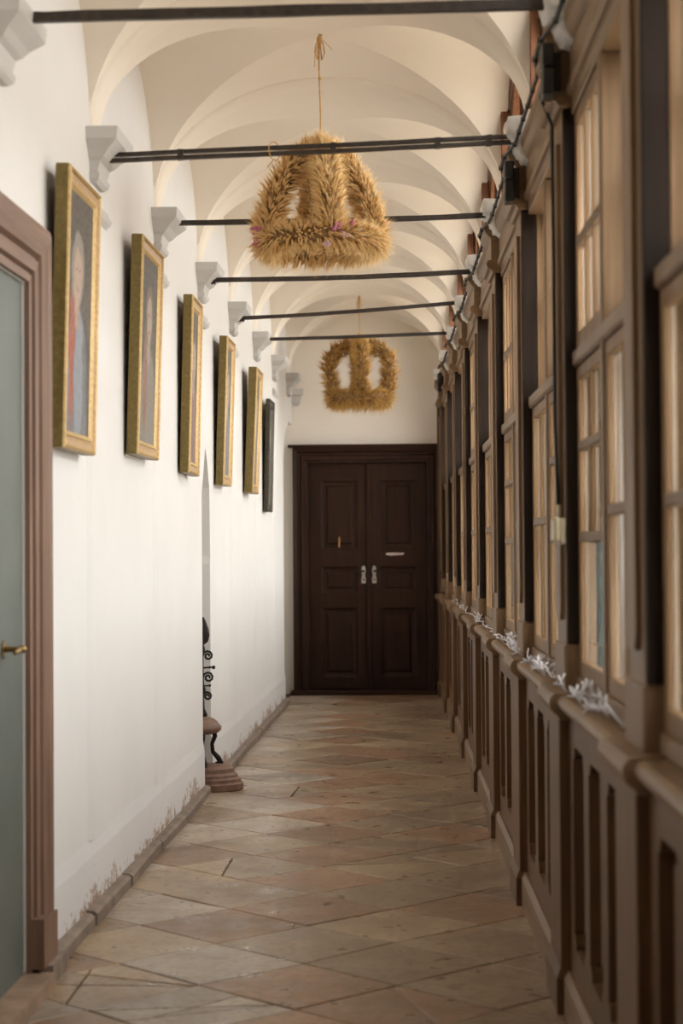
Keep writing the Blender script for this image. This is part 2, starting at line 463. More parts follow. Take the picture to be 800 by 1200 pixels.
for i in range(-4, 6):
    for j in range(-30, 40):
        if (i + j) % 2: continue
        cx, cy = TX0 + i * DX, TY0 + j * DY
        if cy < Y_BACK - .4 or cy > Y_END + .4: continue
        poly = [lat(i - 1, j), lat(i, j - 1), lat(i + 1, j), lat(i, j + 1)]
        poly = shrink(poly, rt.uniform(0.0015, 0.0045))
        poly = clip(poly, 1, -0.0252, 1.423 + 0.02)
        poly = clip(poly, -1, 0, 0.612); poly = clip(poly, 0, -1, Y_END - 0.02); poly = clip(poly, 0, 1, -Y_BACK)
        if len(poly) < 3: continue
        pr = 0.85 if i == 1 else (0.30 if i in (2, 3) else 0.05)
        if cy < 6.0: pr *= 0.8
        q = rt.random()
        mat = M['tile_red'] if q < pr else (M['tile_pale'] if (i <= 0 and rt.random() < .75) else M['tile_beige'])
        if (i, j) == (0, 0): mat = M['tile_pale']
        pieces = [poly]
        ncut = 3 if (i, j) in ((-1, -1), (0, -2)) else (1 if rt.random() < 0.16 else 0)
        for k in range(ncut):
            px, py = cx + rt.uniform(-.12, .12), cy + rt.uniform(-.1, .1); an = rt.uniform(0, math.pi)
            nx, ny = math.cos(an), math.sin(an); c0 = -(nx * px + ny * py); gp = rt.uniform(.001, .004)
            pieces = [h for p in pieces for h in (clip(p, nx, ny, c0 - gp), clip(p, -nx, -ny, -c0 - gp)) if len(h) >= 3]
        for p in pieces: add_tile(p, mat, rt)

# ------------------------------------------------------------------ long white wall
T = 0.52
def lw(u, v, w): return (LX(u) + w, u, v)            # along the wall, height, proud of the wall
D0, D1, DH = 4.95, 6.17, 2.50                        # side door opening
N0, N1 = 11.06, 11.47                                # niche
E0 = 17.40                                           # recess by the far wall
niche = [(N0, 0.0), (N1, 0.0), (N1, 1.45), (N1 + .015, 1.50), (N1 - .02, 1.95), (N1 - .13, 2.12), ((N0 + N1) / 2 - .02, 2.20), (N0 + .1, 2.05), (N0, 1.9)]
recess = [(E0, 0.0), (Y_END, 0.0), (Y_END, 2.86), (Y_END - .5, 2.86), (E0 + .25, 2.72), (E0, 2.45)]
outline = [(Y_BACK, 0), (D0, 0), (D0, DH), (D1, DH), (D1, 0), (N0, 0), *[niche[k] for k in (8, 7, 6, 5, 4, 3, 2)], (N1, 0), (E0, 0), *[recess[k] for k in (5, 4, 3, 2)], (Y_END, 4.12), (Y_BACK, 4.12)]
wall_left = MB().plate(outline, [], lw, -T, 0).build('wall_left', M['wall'])
struct(wall_left, 'long white limewashed wall with shallow pilasters, hung with paintings', 'wall')
mb = MB(); mb.poly([lw(N0 - .1, -.01, -.42), lw(N1 + .1, -.01, -.42), lw(N1 + .1, 2.3, -.42), lw(N0 - .1, 2.3, -.42)], [[0, 1, 2, 3]])
mb.poly([lw(E0 - .1, -.01, -.13), lw(Y_END + .1, -.01, -.13), lw(Y_END + .1, 2.95, -.13), lw(E0 - .1, 2.95, -.13)], [[0, 1, 2, 3]])
mb.build('recess_back', M['wall'], wall_left)
for a, b in ((D1 + .23, N0), (N1, E0)):
    mb = MB(); h = 0.335
    n = int((b - a) / .3) + 2; rr = random.Random(int(a))
    prof = []
    for k in range(n):
        u = a + (b - a) * k / (n - 1); hh = h + rr.uniform(-.006, .006); pr = .011 + rr.uniform(-.0015, .0015)
        prof.append([lw(u, 0, 0), lw(u, 0, pr), lw(u, hh - .07, pr), lw(u, hh, 0.0)])
    vs = [p for s in prof for p in s]; fs = []
    for k in range(n - 1):
        for q in range(3): fs.append([4 * k + q, 4 * k + q + 1, 4 * k + 5 + q, 4 * k + 4 + q])
    fs += [[0, 1, 2, 3], [4 * n - 4, 4 * n - 3, 4 * n - 2, 4 * n - 1]]
    mb.poly(vs, fs); mb.build('plinth', M['plinth'], wall_left)
for i in range(-3, 7):
    yc = YR(i); a, b = yc - .19, yc + .19
    if b > E0: continue
    if i == 0: continue                                   # the side door stands here
    if i == 3: a, b = N1 + .004, N1 + .05
    if i != 3:
        mb = MB(); pts = [(a - .02, 0.0), (a + .012, .010), (a + .03, .016), (b - .03, .016), (b - .012, .010), (b + .02, 0.0)]
        mb.prism(pts, lambda u, w: lw(u, .33, w), lambda u, w: lw(u, 3.10, w)); mb.build('pilaster', M['wall'], wall_left)
def rect_loft(mb, levels, fn):
    """levels: (z, proud, halfwidth) -> stepped rectangular corbel against the wall"""
    vs = []; fs = []
    for z, p, hw in levels:
        vs += [fn(-hw, z, -.02), fn(-hw, z, p), fn(hw, z, p), fn(hw, z, -.02)]
    for k in range(len(levels) - 1):
        for q in range(3): fs.append([4 * k + q, 4 * k + q + 1, 4 * k + 5 + q, 4 * k + 4 + q])
    n = 4 * len(levels)
    fs += [[3, 2, 1, 0], [n - 4, n - 3, n - 2, n - 1]]
    mb.poly(vs, fs); return mb
CAPL = [(3.115, .025, .10), (3.13, .04, .118), (3.15, .045, .122), (3.165, .035, .112), (3.205, .045, .118), (3.22, .065, .138), (3.245, .085, .155), (3.27, .115, .18), (3.285, .13, .195), (3.335, .135, .20)]
for i in range(-3, 8):
    yc = YR(i) if i < 7 else 17.95
    rect_loft(MB(), CAPL, lambda s, z, p, yc=yc: lw(yc + s, z, p)).build('capital', M['capital'], wall_left)
    if i < 7 and i != 0:
        rect_loft(MB(), [(2.96, .018, .17), (2.98, .036, .188), (3.0, .04, .192), (3.01, .028, .18), (3.03, .026, .178), (3.035, .0, .175)], lambda s, z, p, yc=yc: lw(yc + s, z, p)).build('neck_moulding', M['capital'], wall_left)

base_left = empty('baseboard_left'); struct(base_left, 'low worn stone skirting along the foot of the white wall', 'baseboard')
rs = random.Random(8)
def skirting(a, b):
    u = a
    while u < b - .05:
        e = min(b, u + rs.uniform(.7, 1.3))
        if b - e < .3: e = b
        h0, h1 = .056 + rs.uniform(-.006, .006), .056 + rs.uniform(-.006, .006); p0, p1 = .055 + rs.uniform(-.008, .008), .055 + rs.uniform(-.008, .008)
        vs = [lw(u, 0, 0), lw(u, 0, p0), lw(u, h0 - .012, p0), lw(u, h0, p0 - .014), lw(u, h0 + .006, 0),
              lw(e - .004, 0, 0), lw(e - .004, 0, p1), lw(e - .004, h1 - .012, p1), lw(e - .004, h1, p1 - .014), lw(e - .004, h1 + .006, 0)]
        fs = [[q, q + 1, q + 6, q + 5] for q in range(4)] + [[4, 3, 2, 1, 0], [5, 6, 7, 8, 9]]
        MB().poly(vs, fs).build('skirting_stone', M['skirt'], base_left); u = e
skirting(D1 + .20, N0 + .01); skirting(N1 - .02, E0 + .02)

# ------------------------------------------------------------------ far wall and back wall
end = MB().plate([(-1.25, 0), (-.80, 0), (-.80, 2.47), (.49, 2.47), (.49, 0), (.9, 0), (.9, 4.12), (-1.25, 4.12)], [], lambda u, v, w: (u, Y_END + w, v), 0, .30).build('wall_far', M['endwall'])
struct(end, 'cream plastered end wall above the dark double door', 'wall')
rect_loft(MB(), [(3.06, .02, .03), (3.10, .04, .05), (3.16, .05, .06), (3.18, .07, .08), (3.24, .08, .085)], lambda s, z, p: (LX(Y_END) + .04 + s, Y_END - p, z)).build('corbel', M['capital'], end)
back = MB().box(-1.9, 1.0, Y_BACK - .2, Y_BACK, 0, 4.12).build('wall_back', M['panelwood'])  # unseen wall, set close and dark to keep light off camera-facing sides
struct(back, 'unseen brown wall added to cut light at the near end of the corridor', 'wall')

# ------------------------------------------------------------------ groin vault
ceiling = empty('ceiling'); struct(ceiling, 'cream plastered groin vault of the corridor in short bays', 'ceiling')
MB().box(-1.9, 1.0, Y_BACK - .2, Y_END + .3, 4.12, 4.25).build('leak_block_slab', M['leakblock'], ceiling)  # unseen slab added over the vault to block sky light leaking in
BW = 0.105                                             # half width of a transverse arch
N = 28
def vault_pt(yb0, yb1, s, t):
    y = (yb0 + yb1) / 2 + (yb1 - yb0) / 2 * math.sin(t)
    xl = LX(y) - .005; a = (XR - xl) / 2; xc = (XR + xl) / 2
    x = xc + a * math.sin(s)
    return (x, y, ZS + RISE * max(math.cos(s), math.cos(t)))
for i in range(-4, 8):
    y0 = YR(i) + BW; y1 = YR(i + 1) - BW
    if i == -4: y0 = Y_BACK - .3
    if i == 7: y0 = YR(7) + BW; y1 = y0 + (YR(8) - YR(7)) - 2 * BW
    for w in range(4):
        vs, fs, idx = [], [], {}
        def gv(p, q):
            if (p, q) not in idx:
                s = -math.pi / 2 + math.pi * p / N; t = -math.pi / 2 + math.pi * q / N
                idx[(p, q)] = len(vs); v = vault_pt(y0, y1, s, t)
                vs.append(v)
            return idx[(p, q)]
        for p in range(N):
            for q in range(N):
                cp, cq = p + .5 - N / 2, q + .5 - N / 2
                corners = [(p, q), (p + 1, q), (p + 1, q + 1), (p, q + 1)]
                if abs(abs(cp) - abs(cq)) < 1e-6:
                    diag = ((corners[0], corners[1], corners[2]), (corners[0], corners[2], corners[3])) if cp * cq > 0 else ((corners[0], corners[1], corners[3]), (corners[1], corners[2], corners[3]))
                    cand = diag
                else: cand = (tuple(corners),)
                for f in cand:
                    mx = sum(k[0] for k in f) / len(f) - N / 2; my = sum(k[1] for k in f) / len(f) - N / 2
                    wb = (0 if my < 0 else 1) if abs(my) > abs(mx) else (2 if mx < 0 else 3)
                    if wb == w: fs.append([gv(*k) for k in f])
        if i == 7:
            keep = [f for f in fs if min(vs[k][1] for k in f) < Y_END + .05]
            used = sorted({k for f in keep for k in f}); rm = {k: n for n, k in enumerate(used)}
            vs = [vs[k] for k in used]; fs = [[rm[k] for k in f] for f in keep]
            if not fs: continue
        MB().poly(vs, fs, True).build('vault_web', M['vault'], ceiling)
    if i > -4:
        yc = YR(i); vs, fs = [], []
        xl = LX(yc) - .005; a = (XR - xl) / 2; xc = (XR + xl) / 2; K = 40
        for k in range(K + 1):
            s = -math.pi / 2 + math.pi * k / K
            for yy, dz, sc in ((yc - BW - .02, .03, 1.01), (yc - BW, -.006, .990), (yc - BW + .03, -.016, .982), (yc + BW - .03, -.016, .982), (yc + BW, -.006, .990), (yc + BW + .02, .03, 1.01)):
                vs.append((xc + a * sc * math.sin(s), yy, ZS + RISE * math.cos(s) * (1 + 0) + dz * math.cos(s)))
        for k in range(K):
            for q in range(5): fs.append([6 * k + q, 6 * k + q + 1, 6 * k + 7 + q, 6 * k + 6 + q])
        o = MB().poly(vs, fs, True).build('transverse_arch', M['vault'], ceiling)
        shade_by_angle(o.data, 40)

# ------------------------------------------------------------------ timber window wall
wall_right = MB().box(.655, .80, YP(-2), Y_END, 0, 1.02).box(.60, .80, Y_BACK, YP(-2), 0, 4.12).build('wall_right', M['panelwood'])  # second box: unseen solid stretch added to shut out light behind the camera
struct(wall_right, 'brown timber window wall with panelled wainscot, posts and sill', 'wall')
FX = .615
def panel_hole(y0, y1, z0, z1, n=.042):
    """panel opening with scooped corners"""
    pts = []
    for (cy, cz, a0) in ((y0, z0, 90), (y1, z0, 180), (y1, z1, 270), (y0, z1, 0)):
        arc = [(cy + n * math.cos(R(a0 - k * 22.5)) , cz + n * math.sin(R(a0 - k * 22.5))) for k in range(5)]
        pts += arc
    return pts
w0, w1 = .18, S - .18                                 # wainscot field between pilasters
holes = []; pw = (w1 - w0 - 4 * .115) / 3
for k in range(3):
    a = w0 + .115 + k * (pw + .115); holes.append(panel_hole(a, a + pw, .245, .90))
frame_me = MB().plate([(w0, .10), (w1, .10), (w1, 1.0), (w0, 1.0)], holes, lambda u, v, w: (w, u, v), FX, FX + .038).mesh('wainscot_frame', M['panelwood'])
field_me = MB().box(FX + .026, FX + .036, -pw / 2 + .05, pw / 2 - .05, .30, .845, .006).mesh('wainscot_panel', M['panelwood'])
basebd_me = MB().prism_y([(.66, 0), (.588, 0), (.588, .120), (.604, .142), (.66, .142)], w0, w1).mesh('base_board', M['paintwood_y'])
sill_me = MB().prism_y([(.66, .995), (.600, .995), (.596, 1.003), (.582, 1.012), (.574, 1.022), (.570, 1.036), (.576, 1.050), (.590, 1.058), (.645, 1.060), (.66, 1.060)], w0 + .05, w1 - .05).mesh('sill_rail', M['paintwood_y'])
pil_me = MB().box(.582, .66, -.18, .18, .14, 1.0, .004).mesh('wainscot_pilaster', M['panelwood'])
plinth_me = MB().prism([(-.195, .0), (.195, .0), (.195, .118), (.178, .150), (-.178, .150), (-.195, .118)], lambda a, b: (.565 if b < .14 else .580, a, b), lambda a, b: (.66, a, b)).mesh('plinth_block', M['panelwood'])
cap_me = MB().prism_y([(.66, .975), (.580, .975), (.574, .990), (.562, .998), (.550, 1.012), (.545, 1.030), (.549, 1.048), (.562, 1.062), (.66, 1.066)], -.23, .23).mesh('sill_cap', M['paintwood_y'])
# upper post: grooved shaft on a wider pedestal block
PF = .600
post = MB()
post.box(PF, .72, -.13, .13, 1.06, 3.06, .006)
post.box(PF - .010, .70, -.155, .155, 1.06, 1.22, .006)
post_me = post.mesh('window_post', M['paintwood'])
strip_me = MB().prism([(-.075, 1.34), (-.06, 1.30), (.06, 1.30), (.075, 1.34), (.075, 2.92), (-.075, 2.92)], lambda a, b: (PF - .014, a, b), lambda a, b: (PF + .01, a, b)).mesh('post_strip', M['paintwood'])
jamb_me = MB().box(.604, .668, -.012, .012, 1.225, 3.02, .003).mesh('window_jamb', M['shadejamb'])
lining_me = MB().box(.669, .80, -.012, .012, 1.12, 3.02, .003).mesh('jamb_lining', M['sashwood'])
cornB_me = MB().prism_y([(.74, 3.035), (.648, 3.035), (.640, 3.05), (.628, 3.055), (.622, 3.075), (.634, 3.085), (.634, 3.20), (.622, 3.21), (.606, 3.235), (.600, 3.26), (.600, 3.285), (.612, 3.29), (.74, 3.29)], .20, S - .20).mesh('cornice_rail', M['paintwood_y'])
cornP_me = MB().prism_y([(.74, 3.02), (.600, 3.02), (.590, 3.035), (.574, 3.042), (.566, 3.062), (.574, 3.082), (.592, 3.086), (.592, 3.20), (.580, 3.21), (.562, 3.235), (.556, 3.26), (.556, 3.285), (.566, 3.29), (.74, 3.29)], -.20, .20).mesh('cornice_block', M['paintwood_y'])
IB = range(-2, 8)
for i in IB:
    y = YP(i)
    for nm, me in (('wainscot_pilaster', pil_me), ('plinth_block', plinth_me), ('sill_cap', cap_me), ('window_post', post_me), ('post_strip', strip_me)):
        if nm == 'post_strip':
            link(nm, me, lastpost)
        else:
            lastpost = link(nm, me, wall_right, (.015 if nm == 'window_post' else 0, y, 0))
    if i < 7:
        fr = link('wainscot_frame', frame_me, wall_right, (0, y, 0))
        for k in range(3):
            link('wainscot_panel', field_me, fr, (0, w0 + .115 + k * (pw + .115) + pw / 2, 0))
        link('base_board', basebd_me, wall_right, (0, y, 0)); link('sill_rail', sill_me, wall_right, (0, y, 0))
# dark closing stile between the last post and the end wall
MB().box(.585, .80, YP(7) + .12, Y_END, 0, 3.06, .004).build('corner_stile', M['panelwood'], wall_right)
cornice = empty('trim_1'); struct(cornice, 'moulded taupe wooden cornice running above the windows', 'cornice')
for i in IB:
    y = YP(i)
    link('cornice_block', cornP_me, cornice, (0, y, 0))
    if i < 7: link('cornice_rail', cornB_me, cornice, (0, y, 0))
# right-hand capitals of rough plaster and the plaster pier above the cornice
rc = random.Random(3)
for i in range(-2, 8):
    yc = YR(i)
    lv = [(3.19, .02, .05), (3.215, .055, .08), (3.25, .075, .095), (3.285, .085, .10), (3.305, .115, .12), (3.375, .12, .125)]
    mb = MB(); tmp = MB(); rect_loft(tmp, lv, lambda s, z, p, yc=yc: (XR - p, yc + s, z))
    bmesh.ops.subdivide_edges(tmp.bm, edges=list(tmp.bm.edges), cuts=2, use_grid_fill=True)
    for v in tmp.bm.verts: v.co += Vector((rc.uniform(-.006, .006), rc.uniform(-.008, .008), rc.uniform(-.006, .006)))
    for f in tmp.bm.faces: f.smooth = True
    tmp.build('plaster_capital', M['capital_r'], cornice)

# ------------------------------------------------------------------ windows
def lit_putty(me, gx):
    me.materials.append(M['lit_putty'])
    for p in me.polygons:
        if p.center.x > gx: p.material_index = 1
    return me
def sash_parts(prefix, y0, y1, z0, z1, x, cols, bars, open_low=False, th=.027, st=.045, mt=.020):
    """returns list of (name, mesh, subs) for a sash in bay-local coordinates; bars = heights of horizontal bars"""
    fm = MB(); gx = x + th * .55
    for p_, q_ in ((x, gx), (gx + .0005, x + th)):
        fm.box(p_, q_, y0, y0 + st, z0, z1, .003); fm.box(p_, q_, y1 - st, y1, z0, z1, .003)
    fm.box(x + .001, x + th - .001, y0 + st - .002, y1 - st + .002, z0, z0 + .055, .004); fm.box(x + .001, x + th - .001, y0 + st - .002, y1 - st + .002, z1 - st, z1, .004)
    subs = []
    a, b = y0 + st, y1 - st; zz = [z0 + .055] + list(bars) + [z1 - st]
    for zb in bars:
        subs.append(('glazing_bar', MB().box(x - .004, x + th - .002, a, b, zb - .016, zb + .016, .004).mesh('glazing_bar', M['sashwood_y'])))
    for c in range(1, cols):
        yc = a + (b - a) * c / cols
        z_lo = bars[0] if (open_low and bars) else zz[0]
        subs.append(('muntin', lit_putty(MB().box(x + .002, gx, yc - mt / 2, yc + mt / 2, z_lo, zz[-1], .003).box(gx + .0005, x + th - .002, yc - mt * .6, yc + mt * .6, z_lo, zz[-1], .004).mesh('muntin', M['sashwood']), gx)))
    for r_ in range(len(zz) - 1):
        cc = 1 if (open_low and r_ == 0) else cols
        for c in range(cc):
            p0, p1 = a + (b - a) * c / cc, a + (b - a) * (c + 1) / cc
            subs.append(('pane', MB().box(x + th * .55, x + th * .55 + .003, p0, p1, zz[r_], zz[r_ + 1]).mesh('pane', M['glass'])))
    return (prefix, lit_putty(fm.mesh(prefix, M['sashwood']), gx), subs)
WA, WB = .135, S - .135; WM = (WA + WB) / 2
frame = MB()
frame.box(.632, .70, WA + .02, WB - .02, 1.06, 1.115, .005)
frame.box(.632, .78, WA, WB, 3.0, 3.06, .004)
wframe_me = frame.mesh('window_frame', M['paintwood_y'])
mull_me = MB().box(.634, .78, WM - .03, WM + .03, 1.11, 3.0, .006).mesh('mullion', M['paintwood'])
tran_me = MB().box(.628, .72, WA + .02, WB - .02, 2.15, 2.205, .008).mesh('transom', M['paintwood_y'])
wood_lining_me = MB().box(.672, .696, -.009, .009, 1.13, 1.56, .002).mesh('jamb_board', M['peach'])
teal_lining_me = MB().box(.698, .745, -.009, .009, 1.13, 1.56, .002).mesh('added_teal_strip', M['tealboard'])  # added teal strip giving the bluish tone behind the lowest pane
lowA = sash_parts('sash', WA + .03, WM - .032, 1.115, 2.148, .642, 2, [1.655])
lowB = sash_parts('sash', WM + .032, WB - .03, 1.115, 2.148, .642, 2, [1.655])
altA = sash_parts('sash', WA + .03, WM - .032, 1.115, 2.148, .642, 2, [1.58, 1.88], True)
altB = sash_parts('sash', WM + .032, WB - .03, 1.115, 2.148, .642, 2, [1.58, 1.88], True)
upA = sash_parts('upper_sash', WA + .03, WM - .032, 2.208, 2.998, .735, 3, [2.60])
upB = sash_parts('upper_sash', WM + .032, WB - .03, 2.208, 2.998, .735, 3, [2.60])
upB2 = sash_parts('upper_sash', WM + .032, WB - .03, 2.208, 2.998, .642, 3, [2.56])
outA = sash_parts('outer_sash', WA + .03, WM - .032, 1.115, 2.20, .755, 3, [1.655], False, .045)
outB = sash_parts('outer_sash', WM + .032, WB - .03, 1.115, 2.20, .755, 3, [1.655], False, .045)
# lunette light: arched glazed opening over the cornice, one per vault bay
hb = S / 2 - BW
arc = [(hb * math.sin(-math.pi / 2 + math.pi * k / 20), ZS + RISE * math.cos(-math.pi / 2 + math.pi * k / 20)) for k in range(21)]
out_arc = [(-hb - .02, 3.28), *[(u * 1.02, v + .015) for u, v in arc], (hb + .02, 3.28)]
in_arc = [(u * .86, ZS + (v - ZS) * .86) for u, v in arc]; in_arc = [(-hb * .86, 3.36)] + in_arc[1:-1] + [(hb * .86, 3.36)]
lun_me = MB().plate(out_arc, [in_arc], lambda u, v, w: (w, u, v), .665, .725).mesh('lunette_frame', M['redwood'])
lunjamb_me = MB().box(.625, .668, -.016, .016, 3.285, 3.80, .004).mesh('lunette_jamb', M['redwood'])
lunbar_me = MB().box(.672, .715, -.02, .02, 3.34, ZS + RISE * .88, .004).mesh('lunette_bar', M['redwood'])
lunpane_me = MB().plate([(u * 1.01, v) for u, v in in_arc], [], lambda u, v, w: (w, u, v), .694, .698).mesh('lunette_pane', M['glass'])
spandrel_me = MB().plate([(-S / 2, 3.28), (-hb - .02, 3.28), *[(u * 1.02, v + .012) for u, v in arc], (hb + .02, 3.28), (S / 2, 3.28), (S / 2, 4.12), (-S / 2, 4.12)], [], lambda u, v, w: (w, u, v), .662, .74).mesh('spandrel', M['vault'])
def add_sash(win, y, sp):
    nm, me, subs = sp
    o = link(nm, me, win, (0, 0, 0))
    for n_, m_ in subs: link(n_, m_, o)
wn = 0
for i in range(-2, 7):
    wn += 1
    win = empty('window_%d' % wn, (.012, YP(i), 0))
    vis = i >= -2
    lab = ['timber casement window opposite the teal door', 'timber casement window beside the post with the cream plastic box', 'timber casement window with a bare pine jamb board behind the lowest pane'] 
    lbl = {-1: 'timber casement window with a pine edge and an added teal strip behind its lowest pane', 0: 'timber casement window just beyond the post with the cream plastic box', 1: 'timber casement window with a bare pine board behind its lowest pane', 2: 'narrow-looking timber window beyond the bare pine board, second after the cream box', 5: 'timber casement window two bays before the dark double door', 6: 'last timber casement window beside the dark double door'}.get(i, 'many-paned timber casement window in the middle of the window wall' if i > 0 else 'many-paned timber casement window beside the near end of the corridor')
    struct(win, lbl, 'window'); win['group'] = 'casement windows of the timber wall'
    link('window_frame', wframe_me, win); link('transom', tran_me, win); link('mullion', mull_me, win)
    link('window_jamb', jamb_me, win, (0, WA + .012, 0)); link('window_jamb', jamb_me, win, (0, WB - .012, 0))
    link('jamb_lining', lining_me, win, (0, WA + .012, 0)); link('jamb_lining', lining_me, win, (0, WB - .012, 0))
    if vis:
        A = altA if i in (0,) else lowA
        B = altB if i in (-1, 1) else lowB
        for sp in (A, B, upA, (upB2 if i in (-1, 1, 3) else upB), outA, outB): add_sash(win, YP(i), sp)
        if i in (-1, 1): link('jamb_board', wood_lining_me, win, (0, WB - .055, 0))
        if i == -1: link('added_teal_strip', teal_lining_me, win, (0, WB - .055, 0))
        if i == 0: link('jamb_board', wood_lining_me, win, (0, WM - .055, 0))
    # lunette
    ly = (YR(i) + YR(i + 1)) / 2 - YP(i)
    lf = link('lunette_frame', lun_me, win, (0, ly, 0)); link('lunette_bar', lunbar_me, lf); link('lunette_pane', lunpane_me, lf)
    link('lunette_jamb', lunjamb_me, lf, (-.012, .60, 0)); link('lunette_jamb', lunjamb_me, lf, (-.012, -.60, 0))
for i in range(-2, 8):
    link('spandrel', spandrel_me, cornice, (0, (YR(i) + YR(i + 1)) / 2, 0))
MB().box(.662, .80, YR(7) - .05, Y_END, 3.25, 4.12).build('end_pier', M['vault'], cornice)

# ------------------------------------------------------------------ far double door
d1 = empty('door_1', (0, Y_END, 0)); struct(d1, 'dark walnut double door with six panels in a heavy moulded frame', 'door')
def ringprof(mb, x0, x1, z1, prof):
    """door surround, three sides: prof list of (outset, depth toward viewer)"""
    secs = []
    for o, d in prof:
        secs.append([(x0 - o, -d, 0), (x0 - o, -d, z1 + o), (x1 + o, -d, z1 + o), (x1 + o, -d, 0)])
    vs = [p for s in secs for p in s]; fs = []
    for k in range(len(prof) - 1):
        for q in range(3): fs.append([4 * k + q, 4 * k + q + 1, 4 * k + 5 + q, 4 * k + 4 + q])
    mb.poly(vs, fs); return mb
ringprof(MB(), -.79, .475, 2.455, [(-.02, -.12), (0, .0), (.0, .03), (.025, .035), (.03, .05), (.07, .055), (.08, .04), (.105, .045), (.115, .07), (.145, .085), (.16, .09), (.16, .0)]).build('door_frame', M['doorwood'], d1)
MB().box(-1.00, .66, -.10, .02, 2.615, 2.645, .006).build('door_cornice', M['doorwood_x'], d1)
MB().box(-.98, .60, -.22, .0, 0.0, .045, .008).build('threshold', M['doorwood_x'], d1)
MB().box(-1.1, .7, .12, .16, 0, 2.6).build('door_light_stop', M['doorwood'], d1)  # unseen panel added to stop light showing under the leaves
def leaf(x0, x1, px0, px1):
    pan = [(.17, .91), (1.06, 1.35), (1.53, 2.27)]
    yb = .045
    hs = [[(px0, a), (px1, a), (px1, b), (px0, b)] for a, b in pan]
    lf = MB().plate([(x0, .05), (x1, .05), (x1, 2.45), (x0, 2.45)], hs, lambda u, v, w: (u, w, v), yb, yb + .045).build('door_leaf', M['doorwood'], d1)
    for a, b in pan:
        mb = MB(); lv = [(0, .0), (.018, .012), (.022, .022), (.055, .026), (.075, .012)]
        vs = []; fs = []
        for o, d in lv: vs += [(px0 + o, yb + d, a + o), (px1 - o, yb + d, a + o), (px1 - o, yb + d, b - o), (px0 + o, yb + d, b - o)]
        for k in range(len(lv) - 1):
            for q in range(4): fs.append([4 * k + q, 4 * k + (q + 1) % 4, 4 * k + 4 + (q + 1) % 4, 4 * k + 4 + q])
        fs.append([16, 17, 18, 19]); mb.poly(vs, fs); mb.build('door_panel', M['doorwood'], lf)
    return lf
lfA = leaf(-.785, -.150, -.655, -.265); lfB = leaf(-.146, .470, -.022, .355)
MB().box(-.172, -.122, -.0 + .018, .05, .05, 2.45, .006).build('meeting_strip', M['doorwood'], lfA)
for s, lf, xx in ((-1, lfA, -.205), (1, lfB, -.092)):
    mb = MB(); mb.prism([(-.022, 1.17), (.022, 1.17), (.024, 1.22), (.016, 1.25), (.024, 1.30), (.018, 1.345), (0, 1.36), (-.018, 1.345), (-.024, 1.30), (-.016, 1.25), (-.024, 1.22)], lambda a, b: (xx + a, .037, b), lambda a, b: (xx + a, .046, b))
    pl = mb.build('handle_plate', M['steel'], lf)
    mb = MB(); mb.tube([(xx, .04, 1.30), (xx, .0, 1.30), (xx + s * .02, -.012, 1.30), (xx + s * .09, -.012, 1.296)], [.012, .010, .011, .008], 8); mb.build('lever', M['iron'], pl)
    mb = MB(); mb.lathe([(.010, 0), (.010, .004)], (0, 0, 0), 10)
    k = mb.build('keyhole', M['blackplastic'], pl); k.matrix_world = Matrix.Translation((xx, Y_END + .036, 1.21)) @ Matrix.Rotation(R(90), 4, 'X'); k.matrix_parent_inverse = Matrix.Translation((0, -Y_END, 0))
MB().prism([(.05, 1.475), (.10, 1.462), (.235, 1.470), (.25, 1.49), (.13, 1.494), (.06, 1.492)], lambda a, b: (a - .02, .0405, b), lambda a, b: (a - .02, .045, b)).build('paper_scrap', plain('pale_torn_paper', (0.62, 0.50, 0.44), .9), lfB)
MB().prism([(-.475, 1.56), (-.455, 1.55), (-.452, 1.66), (-.468, 1.67)], lambda a, b: (a, .050, b), lambda a, b: (a, .060, b)).build('bare_wood_scar', plain('raw_wood_scar', (0.42, 0.20, 0.07), .8), lfA)

# ------------------------------------------------------------------ teal side door
d2 = empty('door_2'); struct(d2, 'teal grey side door in a pinkish brown moulded casing', 'door')
MB().prism([(D0, .03), (D1 - .006, .03), (D1 - .006, DH - .005), (D0, DH - .005)], lambda u, v: lw(u, v, -.06), lambda u, v: lw(u, v, -.008)).build('door_leaf', M['tealdoor'], d2)
leaf2 = d2.children[0]
cas = [(-.012, -.05), (0, -.02), (.004, .018), (.028, .022), (.032, .010), (.040, .010), (.046, .030), (.085, .034), (.092, .018), (.102, .018), (.112, .040), (.15, .056), (.19, .060), (.215, .050), (.22, .0)]
secs = []
for o, d in cas: secs.append([lw(D0 - o, 0, d), lw(D0 - o, DH + o, d), lw(D1 + o, DH + o, d), lw(D1 + o, 0, d)])
for nm, q, mt in (('door_casing', 0, 'casing'), ('door_head', 1, 'casing_y'), ('door_casing', 2, 'casing')):
    vs = [p for s in secs for p in (s[q], s[q + 1])]
    MB().poly(vs, [[2 * k, 2 * k + 1, 2 * k + 3, 2 * k + 2] for k in range(len(cas) - 1)]).build(nm, M[mt], d2)
for u in (D1 + .005,):
    MB().prism([(u, 0.07), (u + .225, 0.07), (u + .225, .235), (u, .245)], lambda a, b: lw(a, b, 0), lambda a, b: lw(a, b, .064)).build('casing_block', M['casing'], d2)
    MB().prism([(u + .05, 0.0), (u + .28, 0.0), (u + .28, .072), (u + .05, .072)], lambda a, b: lw(a, b, 0), lambda a, b: lw(a, b, .085)).build('corner_stone', M['skirt'], d2)
MB().prism([(D0 - .1, 0.0), (D1 + .03, 0.0), (D1 + .03, .055), (D0 - .1, .06)], lambda a, b: lw(a, b, -.10), lambda a, b: lw(a, b, .10)).build('threshold', M['sillstone'], d2)
hp = MB(); yh, zh = 5.88, 1.215
